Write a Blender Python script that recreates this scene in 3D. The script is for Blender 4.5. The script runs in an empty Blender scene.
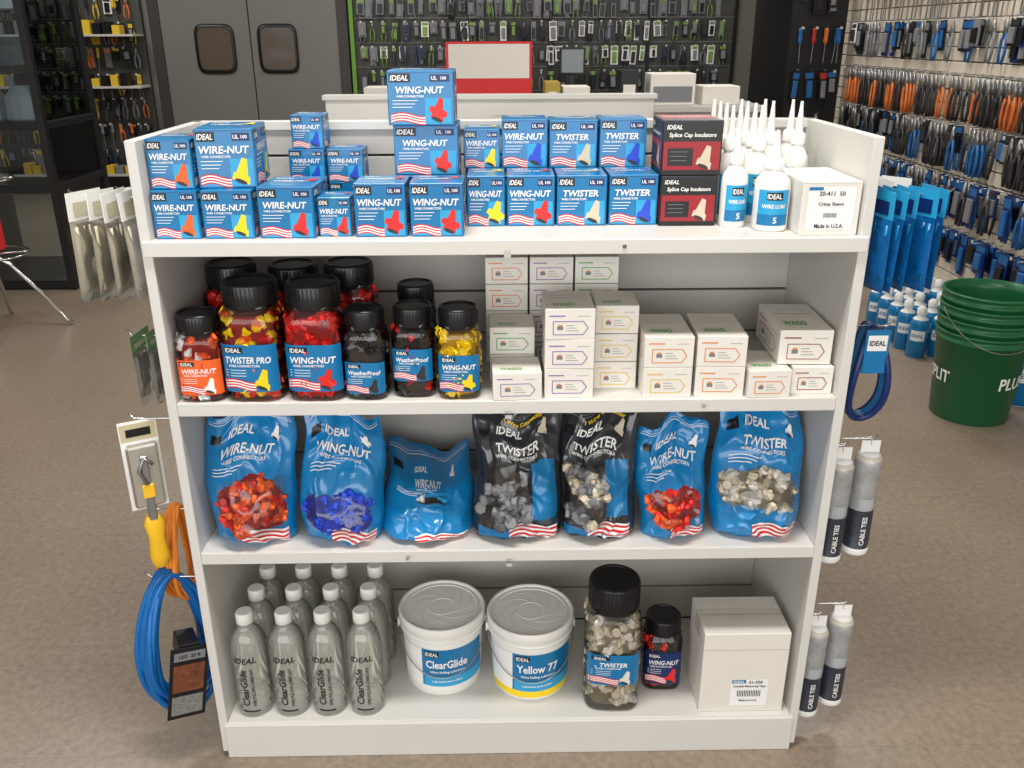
import bpy, math, random
from mathutils import Matrix, Vector, noise
random.seed(7)
SC=bpy.context.scene
SC.view_settings.view_transform='Standard'
SC.view_settings.look='None'
# ------------------------------------------------------------------ materials
def lin(c):
    return tuple(((x/255)/12.92 if x/255<=0.04045 else ((x/255+0.055)/1.055)**2.4) for x in c)
MC={}
def mat(name,rgb,rough=0.5,metal=0.0,var=0.06,scale=30,bump=0.0,trans=0.0,ior=1.45,coat=0.0,emit=0.0):
    if name in MC: return MC[name]
    m=bpy.data.materials.new(name); m.use_nodes=True
    nt=m.node_tree; p=nt.nodes['Principled BSDF']
    c=lin(rgb)
    tc=nt.nodes.new('ShaderNodeTexCoord'); nz=nt.nodes.new('ShaderNodeTexNoise')
    nz.inputs['Scale'].default_value=scale; nz.inputs['Detail'].default_value=3
    nt.links.new(tc.outputs['Object'],nz.inputs['Vector'])
    mx=nt.nodes.new('ShaderNodeMix'); mx.data_type='RGBA'
    mx.inputs[6].default_value=tuple(max(0,x*(1-var)) for x in c)+(1,)
    mx.inputs[7].default_value=tuple(min(1,x*(1+var)) for x in c)+(1,)
    nt.links.new(nz.outputs['Fac'],mx.inputs[0]); nt.links.new(mx.outputs[2],p.inputs['Base Color'])
    p.inputs['Roughness'].default_value=rough; p.inputs['Metallic'].default_value=metal
    p.inputs['Transmission Weight'].default_value=trans; p.inputs['IOR'].default_value=ior
    p.inputs['Coat Weight'].default_value=coat
    if emit:
        p.inputs['Emission Color'].default_value=c+(1,); p.inputs['Emission Strength'].default_value=emit
    if bump:
        bp=nt.nodes.new('ShaderNodeBump'); bp.inputs['Strength'].default_value=bump; bp.inputs['Distance'].default_value=0.002
        nt.links.new(nz.outputs['Fac'],bp.inputs['Height']); nt.links.new(bp.outputs['Normal'],p.inputs['Normal'])
    MC[name]=m; return m
def film(name,rgb=(255,255,255),fac=0.12,rough=0.08,diff=0.0,dcol=(230,230,225)):
    if name in MC: return MC[name]
    m=bpy.data.materials.new(name); m.use_nodes=True; nt=m.node_tree
    for n in list(nt.nodes): nt.nodes.remove(n)
    o=nt.nodes.new('ShaderNodeOutputMaterial'); t=nt.nodes.new('ShaderNodeBsdfTransparent'); g=nt.nodes.new('ShaderNodeBsdfGlossy')
    t.inputs['Color'].default_value=lin(rgb)+(1,); g.inputs['Roughness'].default_value=rough
    fr=nt.nodes.new('ShaderNodeFresnel'); fr.inputs['IOR'].default_value=1.45
    ad=nt.nodes.new('ShaderNodeMath'); ad.operation='ADD'; ad.inputs[1].default_value=fac*0.3
    mx=nt.nodes.new('ShaderNodeMixShader')
    src=t.outputs[0]
    if diff:
        d=nt.nodes.new('ShaderNodeBsdfDiffuse'); d.inputs[0].default_value=lin(dcol)+(1,)
        m2=nt.nodes.new('ShaderNodeMixShader'); m2.inputs[0].default_value=diff
        nt.links.new(t.outputs[0],m2.inputs[1]); nt.links.new(d.outputs[0],m2.inputs[2]); src=m2.outputs[0]
    nt.links.new(fr.outputs[0],ad.inputs[0]); nt.links.new(ad.outputs[0],mx.inputs[0])
    nt.links.new(src,mx.inputs[1]); nt.links.new(g.outputs[0],mx.inputs[2]); nt.links.new(mx.outputs[0],o.inputs[0])
    MC[name]=m; return m
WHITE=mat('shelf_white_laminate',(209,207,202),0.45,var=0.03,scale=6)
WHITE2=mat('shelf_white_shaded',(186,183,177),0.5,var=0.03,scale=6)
GROOVE=mat('slat_groove_dark',(70,68,66),0.8)
BLUE=mat('print_blue',(0,114,170),0.32,coat=0.3,var=0.04)
BLUE2=mat('print_sky_blue',(40,158,208),0.35,var=0.04)
NAVY=mat('print_navy',(12,42,98),0.35)
BLK=mat('print_black',(18,18,20),0.35)
WHT=mat('print_white',(238,238,236),0.45,var=0.02)
RED=mat('print_red',(205,28,36),0.4)
ORG=mat('nut_orange',(236,98,34),0.45)
NRED=mat('nut_red',(220,36,30),0.4)
YEL=mat('nut_yellow',(248,212,24),0.4)
NBLU=mat('nut_blue',(34,70,200),0.4)
TAN=mat('nut_tan',(204,192,168),0.5)
NGRY=mat('nut_gray',(124,126,128),0.5)
NBLK=mat('nut_charcoal',(46,44,46),0.45)
MAR=mat('print_maroon',(150,22,34),0.35)
GRN=mat('print_green',(70,165,70),0.4)
CARTON=mat('white_carton',(222,218,210),0.6,var=0.03,scale=12)
CARD2=mat('carton_cream',(226,222,214),0.6,var=0.03)
LIDB=mat('black_plastic_lid',(22,22,24),0.3,bump=0.1)
CLEAR=film('clear_plastic',(250,250,249),0.03)
CLEARD=film('clear_plastic_bag',(246,247,248),0.10,0.18)
GLASS=film('cabinet_glass',(225,232,235),0.2,0.03)
BOTW=mat('white_bottle_plastic',(235,235,230),0.35,var=0.02)
CHROME=mat('chrome',(200,200,200),0.15,1.0)
BLKM=mat('black_metal',(20,20,21),0.4)
GREY=mat('grey_plastic',(120,122,125),0.5)
STEEL=mat('tool_steel',(150,150,152),0.35,0.8)
LIQ=film('clear_lubricant_liquid',(253,254,250),0.06,0.04,0.20,(246,247,238))
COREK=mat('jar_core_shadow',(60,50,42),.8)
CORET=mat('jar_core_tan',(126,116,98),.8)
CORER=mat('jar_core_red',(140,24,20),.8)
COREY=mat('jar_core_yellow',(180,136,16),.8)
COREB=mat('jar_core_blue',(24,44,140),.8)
# ------------------------------------------------------------------ builder
TXT={}
def textmesh(s):
    if s in TXT: return TXT[s]
    cu=bpy.data.curves.new('t','FONT'); cu.body=s; cu.size=1; cu.resolution_u=2; cu.offset=0.022; cu.align_x='CENTER'
    ob=bpy.data.objects.new('t',cu); SC.collection.objects.link(ob)
    dg=bpy.context.evaluated_depsgraph_get(); me=ob.evaluated_get(dg).to_mesh()
    vs=[v.co.copy() for v in me.vertices]; fs=[tuple(p.vertices) for p in me.polygons]
    ob.evaluated_get(dg).to_mesh_clear(); bpy.data.objects.remove(ob); bpy.data.curves.remove(cu)
    x0=min(v.x for v in vs);x1=max(v.x for v in vs);y0=min(v.y for v in vs);y1=max(v.y for v in vs)
    vs=[((v.x-(x0+x1)/2),(v.y-(y0+y1)/2)) for v in vs]
    TXT[s]=(vs,fs,x1-x0,y1-y0); return TXT[s]
class B:
    def __init__(s): s.v=[];s.f=[];s.m=[];s.s=[];s.mats=[];s.M=Matrix.Identity(4)
    def mi(s,m):
        if m not in s.mats: s.mats.append(m)
        return s.mats.index(m)
    def add(s,vs,fs,m,smooth=False):
        o=len(s.v); M=s.M
        s.v+= [tuple(M@Vector(p)) for p in vs]
        if isinstance(m,list): mm=[s.mi(x) for x in m]
        else: mm=[s.mi(m)]*len(fs)
        for f,k in zip(fs,mm):
            s.f.append(tuple(i+o for i in f)); s.m.append(k); s.s.append(smooth)
    def box(s,x0,x1,y0,y1,z0,z1,m,c=0.0):
        if c<=0:
            vs=[(x,y,z) for x in(x0,x1) for y in(y0,y1) for z in(z0,z1)]
            s.add(vs,[(0,1,3,2),(4,6,7,5),(0,4,5,1),(2,3,7,6),(0,2,6,4),(1,5,7,3)],m); return
        vs=[];ix={}
        X=(x0,x1);Y=(y0,y1);Z=(z0,z1)
        for i in(0,1):
            for j in(0,1):
                for k in(0,1):
                    sx=c if i==0 else -c; sy=c if j==0 else -c; sz=c if k==0 else -c
                    ix[i,j,k,0]=len(vs);vs.append((X[i],Y[j]+sy,Z[k]+sz))
                    ix[i,j,k,1]=len(vs);vs.append((X[i]+sx,Y[j],Z[k]+sz))
                    ix[i,j,k,2]=len(vs);vs.append((X[i]+sx,Y[j]+sy,Z[k]))
        fs=[]
        for i in(0,1):
            q=[ix[i,0,0,0],ix[i,1,0,0],ix[i,1,1,0],ix[i,0,1,0]]; fs.append(tuple(q if i else q[::-1]))
            q=[ix[0,i,0,1],ix[1,i,0,1],ix[1,i,1,1],ix[0,i,1,1]]; fs.append(tuple(q[::-1] if i else q))
            q=[ix[0,0,i,2],ix[1,0,i,2],ix[1,1,i,2],ix[0,1,i,2]]; fs.append(tuple(q if i else q[::-1]))
        for a in(0,1):
            for b in(0,1):
                fs.append((ix[a,b,0,0],ix[a,b,1,0],ix[a,b,1,1],ix[a,b,0,1]))
                fs.append((ix[a,0,b,0],ix[a,1,b,0],ix[a,1,b,2],ix[a,0,b,2]))
                fs.append((ix[0,a,b,1],ix[1,a,b,1],ix[1,a,b,2],ix[0,a,b,2]))
        for i in(0,1):
            for j in(0,1):
                for k in(0,1): fs.append((ix[i,j,k,0],ix[i,j,k,1],ix[i,j,k,2]))
        s.add(vs,fs,m)
    def lathe(s,prof,m,n=28,cx=0,cy=0,cz=0,e=2.0,cap=True,smooth=True,sx=1,sy=1):
        vs=[];fs=[];mm=[]
        for (r,z) in prof:
            for i in range(n):
                a=2*math.pi*i/n; c=math.cos(a); d=math.sin(a)
                k=(abs(c)**e+abs(d)**e)**(-1/e)
                vs.append((cx+r*k*c*sx,cy+r*k*d*sy,cz+z))
        for j in range(len(prof)-1):
            for i in range(n):
                i2=(i+1)%n
                fs.append((j*n+i,j*n+i2,(j+1)*n+i2,(j+1)*n+i)); mm.append(m[j] if isinstance(m,list) else m)
        s.add(vs,fs,mm,smooth)
        if cap:
            o=(len(prof)-1)*n
            s.add([vs[i] for i in range(n)],[tuple(range(n))[::-1]],mm[0])
            s.add([vs[o+i] for i in range(n)],[tuple(range(n))],mm[-1])
    def tube(s,path,r,m,n=6,closed=False,rr=None):
        P=[Vector(p) for p in path]; L=len(P); vs=[];fs=[]
        up=None
        for i,p in enumerate(P):
            t=(P[(i+1)%L]-P[i-1]) if closed else (P[min(i+1,L-1)]-P[max(i-1,0)])
            t.normalize()
            if up is None:
                up=Vector((0,0,1)) if abs(t.z)<0.9 else Vector((0,1,0))
            a=up-t*up.dot(t)
            if a.length<1e-5: a=t.orthogonal()
            a.normalize(); up=a; b=t.cross(a)
            q=rr[i] if rr else r
            for k in range(n):
                w=2*math.pi*k/n; vs.append(tuple(p+a*math.cos(w)*q+b*math.sin(w)*q))
        for i in range(L if closed else L-1):
            i2=(i+1)%L
            for k in range(n):
                k2=(k+1)%n; fs.append((i*n+k,i*n+k2,i2*n+k2,i2*n+k))
        if not closed: fs.append(tuple(range(n))[::-1]); fs.append(tuple((L-1)*n+k for k in range(n)))
        s.add(vs,fs,m,True)
    def grid(s,fn,nu,nv,m,smooth=True):
        vs=[fn(i/nu,j/nv) for j in range(nv+1) for i in range(nu+1)]
        fs=[];mm=[]
        for j in range(nv):
            for i in range(nu):
                a=j*(nu+1)+i; fs.append((a,a+1,a+nu+2,a+nu+1))
                mm.append(m((i+.5)/nu,(j+.5)/nv) if callable(m) else m)
        s.add(vs,fs,mm,smooth)
    def rect(s,u0,u1,v0,v1,mp,m,eps=0.0004,nu=1,nv=1):
        s.grid(lambda a,b: mp(u0+(u1-u0)*a,v0+(v1-v0)*b,eps),nu,nv,m)
    def poly(s,pts,mp,m,eps=0.0008):
        s.add([mp(u,v,eps) for u,v in pts],[tuple(range(len(pts)))],m)
    def text(s,t,u,v,h,mp,m,maxw=None,eps=0.0010,vert=False,slant=0.0):
        vs,fs,w,hh=textmesh(t); k=h/hh
        kx=k
        if maxw and w*k>maxw: kx=maxw/w
        if vert: s.add([mp(u-y*k,v+x*kx,eps) for x,y in vs],fs,m)
        else: s.add([mp(u+x*kx+y*k*slant,v+y*k,eps) for x,y in vs],fs,m)
    def obj(s,name,loc=(0,0,0),rz=0.0,parent=None,ry=0.0):
        me=bpy.data.meshes.new(name); me.from_pydata(s.v,[],s.f)
        for m in s.mats: me.materials.append(m)
        me.polygons.foreach_set('material_index',s.m); me.polygons.foreach_set('use_smooth',s.s)
        me.update()
        o=bpy.data.objects.new(name,me); SC.collection.objects.link(o)
        o.location=loc; o.rotation_euler=(0,ry,rz)
        if parent: o.parent=parent
        return o
def face_map(w,d,h,side='F'):
    if side=='F': return lambda u,v,e:(u,-e,v)
    if side=='R': return lambda u,v,e:(w/2+e,d/2+u,v)
    if side=='L': return lambda u,v,e:(-w/2-e,d/2-u,v)
    if side=='T': return lambda u,v,e:(u,v,h+e)
NUTP=[(-.13,1),(.13,1),(.3,.35),(.42,.3),(.45,0),(-.45,0),(-.42,.3),(-.3,.35)]
WINGP=[(-.12,1),(.12,1),(.24,.55),(.5,.5),(.55,.28),(.34,.22),(.38,0),(-.38,0),(-.34,.22),(-.55,.28),(-.5,.5),(-.24,.55)]
def nut_art(b,mp,u,v,h,m,wing,eps=0.0009,tilt=-0.3):
    P=WINGP if wing else NUTP
    c,s_=math.cos(tilt),math.sin(tilt)
    pts=[(u+(x*c-(y-.5)*s_)*h*.8,v+(x*s_+(y-.5)*c)*h) for x,y in P]
    b.poly(pts,mp,m,eps)
    P2=[(.33*math.cos(a),.03+.09*math.sin(a)) for a in [k*math.pi/5 for k in range(10)]]
    b.poly([(u+(x*c-(y-.5)*s_)*h*.8,v+(x*s_+(y-.5)*c)*h) for x,y in P2],mp,NBLK,eps+.0002)
def flag(b,mp,u0,u1,v0,v1,eps=0.0006,n=7):
    for i in range(n):
        a=v0+(v1-v0)*i/n; c=v0+(v1-v0)*(i+1)/n; m=RED if i%2==0 else WHT
        def f(p,q,a=a,c=c):
            u=u0+(u1-u0)*p; v=a+(c-a)*q+ (v1-v0)*0.22*math.sin(p*5.0)
            return mp(u,v,eps)
        b.grid(f,8,1,m)
# ------------------------------------------------------------------ product boxes
def connector_box(name,w,d,h,loc,title,nut,wing=False,rz=0.0,scheme='blue'):
    b=B(); base=BLUE if scheme=='blue' else BLK
    b.box(-w/2,w/2,0,d,0,h,base,0.0012)
    for side,ww in (('F',w),('R',d),('L',d)):
        mp=face_map(w,d,h,side)
        if scheme=='blue':
            b.rect(-ww*.46,ww*.46,h*.03,h*.13,mp,BLUE2)
            b.rect(-ww*.47,-ww*.15,h*.79,h*.95,mp,BLK); b.text('IDEAL',-ww*.31,h*.87,h*.10,mp,WHT,ww*.27,slant=.2)
            b.rect(ww*.14,ww*.44,h*.80,h*.93,mp,NAVY)
            b.text('100',ww*.35,h*.865,h*.06,mp,WHT,ww*.13,0.0012); b.text('UL',ww*.21,h*.865,h*.07,mp,WHT,ww*.1,0.0012)
            b.text(title,-ww*.02,h*.65,h*.13,mp,WHT,ww*.86,slant=.15)
            b.text('WIRE CONNECTORS',-ww*.16,h*.535,h*.042,mp,WHT,ww*.5)
            flag(b,mp,-ww*.46,ww*.06,h*.04,h*.21)
            b.rect(ww*.06,ww*.46,h*.05,h*.50,mp,BLUE2,.0006)
            nut_art(b,mp,ww*.27,h*.30,h*.42,nut,wing)
            for k in range(3): b.rect(-ww*.43,-ww*(.05+.04*k),h*(.45-.06*k),h*(.462-.06*k),mp,WHT)
        else:
            b.rect(-ww*.47,ww*.47,h*.10,h*.62,mp,MAR)
            b.text('IDEAL',-ww*.3,h*.88,h*.08,mp,WHT,ww*.26,slant=.2)
            b.text('Splice Cap Insulators',0,h*.73,h*.10,mp,WHT,ww*.86,slant=.1)
            b.rect(-ww*.40,ww*.02,h*.18,h*.50,mp,BLK,0.0008)
            nut_art(b,mp,ww*.24,h*.35,h*.40,TAN,False,0.0012)
            for k in range(3): b.rect(-ww*.36,-ww*.08,h*(.43-.08*k),h*(.44-.08*k),mp,GREY,0.0012)
    mp=face_map(w,d,h,'T')
    if scheme=='blue':
        b.text('IDEAL',-w*.2,d*.76,d*.10,mp,WHT,w*.35); b.text(title,0,d*.5,d*.12,mp,WHT,w*.7)
        b.rect(-w*.4,w*.1,d*.14,d*.2,mp,BLUE2); nut_art(b,mp,w*.33,d*.65,d*.25,nut,wing)
    else: b.rect(-w*.47,w*.47,d*.3,d*.9,mp,MAR); b.text('Splice Cap Insulators',0,d*.6,d*.13,mp,WHT,w*.8)
    b.rect(-w*.5,w*.5,h*.965,h*.972,face_map(w,d,h,'F'),NAVY,0.0003)
    return b.obj(name,loc,rz)
ZT=1.136; Z2=.836; Z3=.516; Z4=.092
def cb(x0,x1,y,z,h,title,nut,wing=False,d=.092,rz=0,scheme='blue',name='wire_connector_box'):
    connector_box(name,(x1-x0)-.002,d,h-.0005,((x0+x1)/2,y,z),title,nut,wing,rz,scheme)
cb(-.604,-.524,.018,ZT,.083,'WIRE-NUT',ORG)
cb(-.604,-.528,.030,ZT+.083,.083,'WIRE-NUT',ORG)
cb(-.520,-.432,.018,ZT,.083,'WIRE-NUT',YEL,d=.12)
cb(-.524,-.425,.040,ZT+.083,.098,'WIRE-NUT',YEL,d=.13,rz=.08)
cb(-.425,-.328,.018,ZT,.088,'WIRE-NUT',NRED,d=.12,rz=-.03)
cb(-.326,-.268,.030,ZT,.068,'WIRE-NUT',NRED,d=.06)
for (x,y,z,w) in [(-.38,.235,ZT,.07),(-.307,.235,ZT,.07),(-.38,.235,ZT+.062,.07),(-.307,.235,ZT+.062,.07),(-.376,.24,ZT+.124,.062)]:
    cb(x-w/2,x+w/2,y,z,.062,'WIRE-NUT',NBLU,d=.07)
cb(-.262,-.172,.024,ZT,.092,'WING-NUT',NRED,True)
cb(-.167,-.074,.024,ZT,.092,'WING-NUT',NRED,True)
cb(-.202,-.085,.135,ZT,.088,'WING-NUT',NRED,True,d=.11)
cb(-.202,-.085,.137,ZT+.088,.088,'WING-NUT',NRED,True,d=.11)
cb(-.208,-.090,.130,ZT+.176,.092,'WING-NUT',NRED,True,d=.11)
for (x0,x1,t,n,wg,h2) in [(-.072,-.002,'WING-NUT',YEL,True,.072),(-.000,.088,'WING-NUT',NRED,True,.09),(.090,.182,'TWISTER',TAN,False,.088),(.185,.275,'TWISTER',NBLU,False,.09)]:
    cb(x0,x1,.108 if x0<.1 else .112,ZT,.091,t,n,wg,d=.10)
    cb(x0-.006,x1-.006,.225,ZT,.088,t,n,wg)
    cb(x0-.008,x1-.008,.222,ZT+.088,h2,'WIRE-NUT' if t=='WING-NUT' else t,n if n!=NRED else NBLU,False)
cb(.275,.379,.100,ZT,.090,'',TAN,scheme='blk',name='splice_cap_box',d=.12)
cb(.274,.382,.103,ZT+.090,.095,'',TAN,scheme='blk',name='splice_cap_box',d=.12,rz=-.02)
def glue_bottle(x,y,z,r=.029,sz=1.0):
    b=B(); b.M=Matrix.Scale(sz,4,(0,0,1))
    pr=[(r*.9,0),(r,.004),(r,.08),(r*.93,.092),(r*.6,.104),(r*.48,.108),(r*.48,.112)]
    b.lathe(pr,BOTW,20)
    b.lathe([(r*.58,.112),(r*.58,.126),(r*.42,.13)],BOTW,16)
    b.lathe([(r*.34,.13),(r*.26,.145),(r*.13,.172),(.003,.178)],BOTW,12)
    mp=lambda u,v,e:(u,-math.sqrt(max(1e-9,r*r-min(abs(u),r*.999)**2))-e,v)
    b.rect(-r*.82,r*.82,.012,.076,mp,BLUE2,0.0005,8,1)
    b.rect(-r*.82,r*.82,.012,.032,mp,BLUE,0.0008,8,1)
    b.rect(-r*.45,r*.45,.058,.072,mp,BLK,0.0010,6,1)
    b.text('IDEAL',0,.065,.009,mp,WHT,r*.8,.0014)
    b.text('WIRE LUBE',0,.047,.007,mp,WHT,r*1.3,.0012)
    b.text('5',r*.1,.022,.011,mp,WHT,None,.0014)
    return b.obj('glue_bottle',(x,y,z),random.uniform(-.3,.3))
glue_bottle(.468,.070,ZT,.031,.96)
for x,ys in [(.409,(.100,.150,.200,.250,.300)),(.460,(.145,.195,.245,.295)),(.509,(.248,.298)),(.558,(.232,.282))]:
    for y in ys: glue_bottle(x+random.uniform(-.001,.001),y,ZT,.0235,1.16 if y>.12 else 1.0)
def white_carton(name,x0,x1,y,z,d,h,lines,rz=0,labelfrac=(.1,.9,.1,.9)):
    w=x1-x0; b=B(); b.box(-w/2,w/2,0,d,0,h,CARTON,.0015)
    mp=face_map(w,d,h,'F')
    a,c,e_,f=labelfrac
    b.rect(-w/2+w*a,-w/2+w*c,h*e_,h*f,mp,WHT)
    n=len(lines)
    for i,t in enumerate(lines):
        v=h*(f-(f-e_)*(i+.6)/n)
        b.text(t,-w/2+w*(a+c)/2,v,h*(f-e_)/n*.42,mp,BLK,w*(c-a)*.62)
    b.rect(-w/2+w*a,-w/2+w*(a+.24),h*(f-.06),h*f,mp,BLUE,.0008)
    mt=face_map(w,d,h,'T'); b.rect(-w/2+.002,w/2-.002,d*.49,d*.5,mt,GREY,.0003)
    b.rect(-w*.5,w*.5,h*.97,h*.975,mp,GREY,.0003)
    return b.obj(name,((x0+x1)/2,y,z),rz)
white_carton('crimp_sleeve_carton',.503,.604,.012,ZT,.17,.092,['20-411  50','Crimp Sleeve','|||||||||||','Made in U.S.A.'])
# ------------------------------------------------------------------ white connector boxes (shelf 2)
DRED=mat('label_dull_red',(150,70,60),.5)
OR2=mat('accent_orange',(225,130,50),0.4); PUR=mat('accent_purple',(130,105,170),.4); YE2=mat('accent_yellow',(225,190,70),.4)
def lever_box(x0,x1,y,z,rz=0,d=.085,h=.0535,accent=None):
    w=x1-x0; b=B(); b.box(-w/2,w/2,0,d,0,h,CARD2,.001)
    mp=face_map(w,d,h,'F'); ac=accent or GRN
    for side,ww in(('F',w),('L',d),('R',d)):
        q=face_map(w,d,h,side)
        u0,u1,v0,v1=-ww*.34,ww*.36,h*.16,h*.60; t=.0008
        P=[(u0,v0),(u1-ww*.1,v0),(u1,(v0+v1)/2),(u1-ww*.1,v1),(u0,v1)]
        for i in range(5):
            (a,c),(e,f)=P[i],P[(i+1)%5]; L=math.hypot(e-a,f-c); nx,ny=-(f-c)/L*t,(e-a)/L*t
            b.poly([(a-nx,c-ny),(e-nx,f-ny),(e+nx,f+ny),(a+nx,c+ny)],q,ac,.0005)
        b.rect(u0+ww*.08,u0+ww*.20,h*.32,h*.44,q,GREY); b.rect(u0+ww*.10,u0+ww*.18,h*.44,h*.49,q,OR2,.0006)
        for k in range(3): b.rect(u0+ww*.26,u0+ww*(.52-.05*k),h*(.28+.09*k),h*(.297+.09*k),q,GREY)
        b.rect(-ww*.42,-ww*.1,h*.76,h*.80,q,ac); b.rect(ww*.15,ww*.4,h*.76,h*.775,q,GREY)
    mt=face_map(w,d,h,'T'); b.text('WAGO',-w*.12,d*.25,d*.15,mt,GRN,w*.45); b.rect(-w*.4,w*.4,d*.6,d*.61,mt,ac); b.rect(-w*.3,w*.3,d*.75,d*.756,mt,GREY)
    return b.obj('lever_connector_box',((x0+x1)/2,y,z),rz)
hb=.055
lever_box(-.028,.062,.002,Z2,.04,accent=PUR)
lever_box(-.034,.052,.100,Z2); lever_box(-.034,.052,.100,Z2+hb)
for i in range(4):
    lever_box(-.042,.042,.205,Z2+hb*i,random.uniform(-.02,.02),accent=OR2)
    lever_box(.046,.132,.205,Z2+hb*i,random.uniform(-.02,.02),accent=PUR)
    lever_box(.136,.222,.205,Z2+hb*i,random.uniform(-.02,.02))
for i in range(3):
    lever_box(.067,.157,.012,Z2+(hb+.002)*i,random.uniform(-.03,.03),accent=PUR,d=.12,h=.0565)
    lever_box(.162,.242,.055,Z2+hb*i,random.uniform(-.03,.03),accent=YE2,d=.1)
for i in range(2):
    lever_box(.248,.338,.010,Z2+(hb+.004)*i,random.uniform(-.04,.03),accent=[YE2,OR2][i],d=.14,h=.0585)
    lever_box(.345,.435,.012,Z2+(hb+.004)*i,-.05,accent=OR2,d=.14,h=.0585)
lever_box(.441,.520,.003,Z2,.03,accent=OR2,d=.11)
lever_box(.526,.603,.02,Z2,0,accent=DRED,d=.13)
lever_box(.500,.597,.03,Z2+hb,-.04,accent=DRED,d=.17,h=.066)
# ------------------------------------------------------------------ nuts
def add_nut(b,p,s,m,wing=False):
    q=Matrix.Translation(p)@Matrix.Rotation(random.uniform(0,6.28),4,'Z')@Matrix.Rotation(random.uniform(0,3.1),4,'X')@Matrix.Rotation(random.uniform(0,6.28),4,'Y')
    M0=b.M; b.M=M0@q
    b.lathe([(.42*s,-.5*s),(.45*s,-.2*s),(.3*s,0),(.16*s,.5*s)],m,7,cap=False,smooth=False)
    b.add([(.16*s*math.cos(k*.9),.16*s*math.sin(k*.9),.5*s) for k in range(7)],[tuple(range(7))],m)
    b.add([(.40*s*math.cos(k*.9),.40*s*math.sin(k*.9),-.40*s) for k in range(7)],[tuple(range(7))],m)
    if wing: b.box(-.62*s,.62*s,-.07*s,.07*s,-.25*s,.1*s,m)
    b.M=M0
def jar(name,x,y,z,r,H,nuts,lbl,title,e=4.0,s=.018,wing=False,sub='WIRE CONNECTORS',lab=(.12,.52),ns=1.0,core=None):
    b=B(); hb_=H*.80
    prof=[(r*.86,0),(r*.97,.004),(r,.012),(r,hb_*.86),(r*.95,hb_*.93),(r*.82,hb_*.985),(r*.80,hb_+.004)]
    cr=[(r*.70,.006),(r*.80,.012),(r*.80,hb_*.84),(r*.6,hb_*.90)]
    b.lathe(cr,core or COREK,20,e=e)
    cnt=int(2*math.pi*r*hb_*.9/(s*s)*1.5*ns)
    for i in range(cnt):
        a=random.uniform(0,2*math.pi); c,d=math.cos(a),math.sin(a); k=(abs(c)**e+abs(d)**e)**(-1/e); rr=r-.48*s
        add_nut(b,(rr*k*c*random.uniform(.94,1),rr*k*d*random.uniform(.94,1),random.uniform(s*.5,hb_*.93)),s,random.choice(nuts),wing)
    b.lathe(prof,CLEAR,32,e=e,cap=False)
    rl=r*.88
    pl=[(rl,hb_-.002),(rl*1.02,hb_+.002),(rl*1.02,H-.004),(rl*.98,H),(rl*.86,H+.0005),(rl*.84,H-.002)]
    b.lathe(pl,LIDB,32)
    for i in range(40):
        a=2*math.pi*i/40; M0=b.M; b.M=M0@Matrix.Rotation(a,4,'Z'); b.box(rl*1.0,rl*1.035,-.001,.001,hb_+.004,H-.005,LIDB); b.M=M0
    def mp(u,v,ep):
        a=abs(u); a=min(a,r*.995)
        return (u,-((r**e-a**e)**(1/e))-ep,v)
    z0,z1=hb_*lab[0],hb_*(lab[0]+lab[1]); U=r*.93
    b.rect(-U,U,z0,z1,mp,lbl,.0007,16,1)
    hh=z1-z0
    b.rect(-U*.85,-U*.15,z0+hh*.82,z0+hh*.95,mp,BLK,.0010,4,1); b.text('IDEAL',-U*.5,z0+hh*.885,hh*.09,mp,WHT,U*.6,.0016)
    b.text(title,0,z0+hh*.68,hh*.14,mp,WHT,U*1.65,.0014,slant=.15)
    b.text(sub,-U*.15,z0+hh*.56,hh*.05,mp,WHT,U*1.2,.0014)
    flag(b,mp,-U*.95,U*.2,z0+hh*.05,z0+hh*.25,.0012)
    nut_art(b,mp,U*.5,z0+hh*.28,hh*.42,nuts[-1],wing,.0018)
    for k in range(3): b.rect(-U*.85,-U*.1,z0+hh*(.46-.06*k),z0+hh*(.472-.06*k),mp,WHT,.0012,3,1)
    return b.obj(name,(x,y,z),random.uniform(-.06,.06))
LBLUE=BLUE
jar('wire_connector_jar',-.562,.046,Z2,.042,.162,[ORG,ORG,WHT],ORG,'WIRE-NUT',s=.018,core=CORER)
jar('wire_connector_jar',-.466,.057,Z2,.054,.218,[NRED,YEL,ORG,YEL],LBLUE,'TWISTER PRO',s=.023,core=CORER)
jar('wire_connector_jar',-.352,.057,Z2,.054,.215,[NRED,NRED],LBLUE,'WING-NUT',s=.024,wing=True,core=CORER)
jar('wire_connector_jar',-.260,.046,Z2,.039,.168,[NBLK,NGRY,NBLK],LBLUE,'WeatherProof',s=.019,lab=(.1,.45))
jar('wire_connector_jar',-.174,.056,Z2,.039,.170,[NBLK,NRED,NBLK],LBLUE,'WeatherProof',s=.019,lab=(.25,.45))
jar('wire_connector_jar',-.090,.046,Z2,.040,.169,[YEL,YEL],LBLUE,'WING-NUT',s=.021,wing=True,core=COREY)
jar('wire_connector_jar',-.540,.20,Z2,.053,.215,[NRED,NRED],LBLUE,'WING-NUT',s=.023,wing=True,core=CORER)
jar('wire_connector_jar',-.425,.225,Z2,.053,.205,[NRED,NRED],LBLUE,'WING-NUT',s=.023,wing=True,core=CORER)
jar('wire_connector_jar',-.310,.20,Z2,.053,.215,[NRED,NRED],LBLUE,'WING-NUT',s=.023,wing=True,core=CORER)
jar('wire_connector_jar',-.178,.175,Z2,.039,.178,[NBLK,NBLK],LBLUE,'WeatherProof',s=.018)
NWH=mat('nut_white',(222,216,204),.5)
jar('wire_connector_jar',.224,.075,Z4,.060,.305,[TAN,TAN,NWH],LBLUE,'TWISTER',s=.025,lab=(.30,.32),core=CORET)
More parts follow.
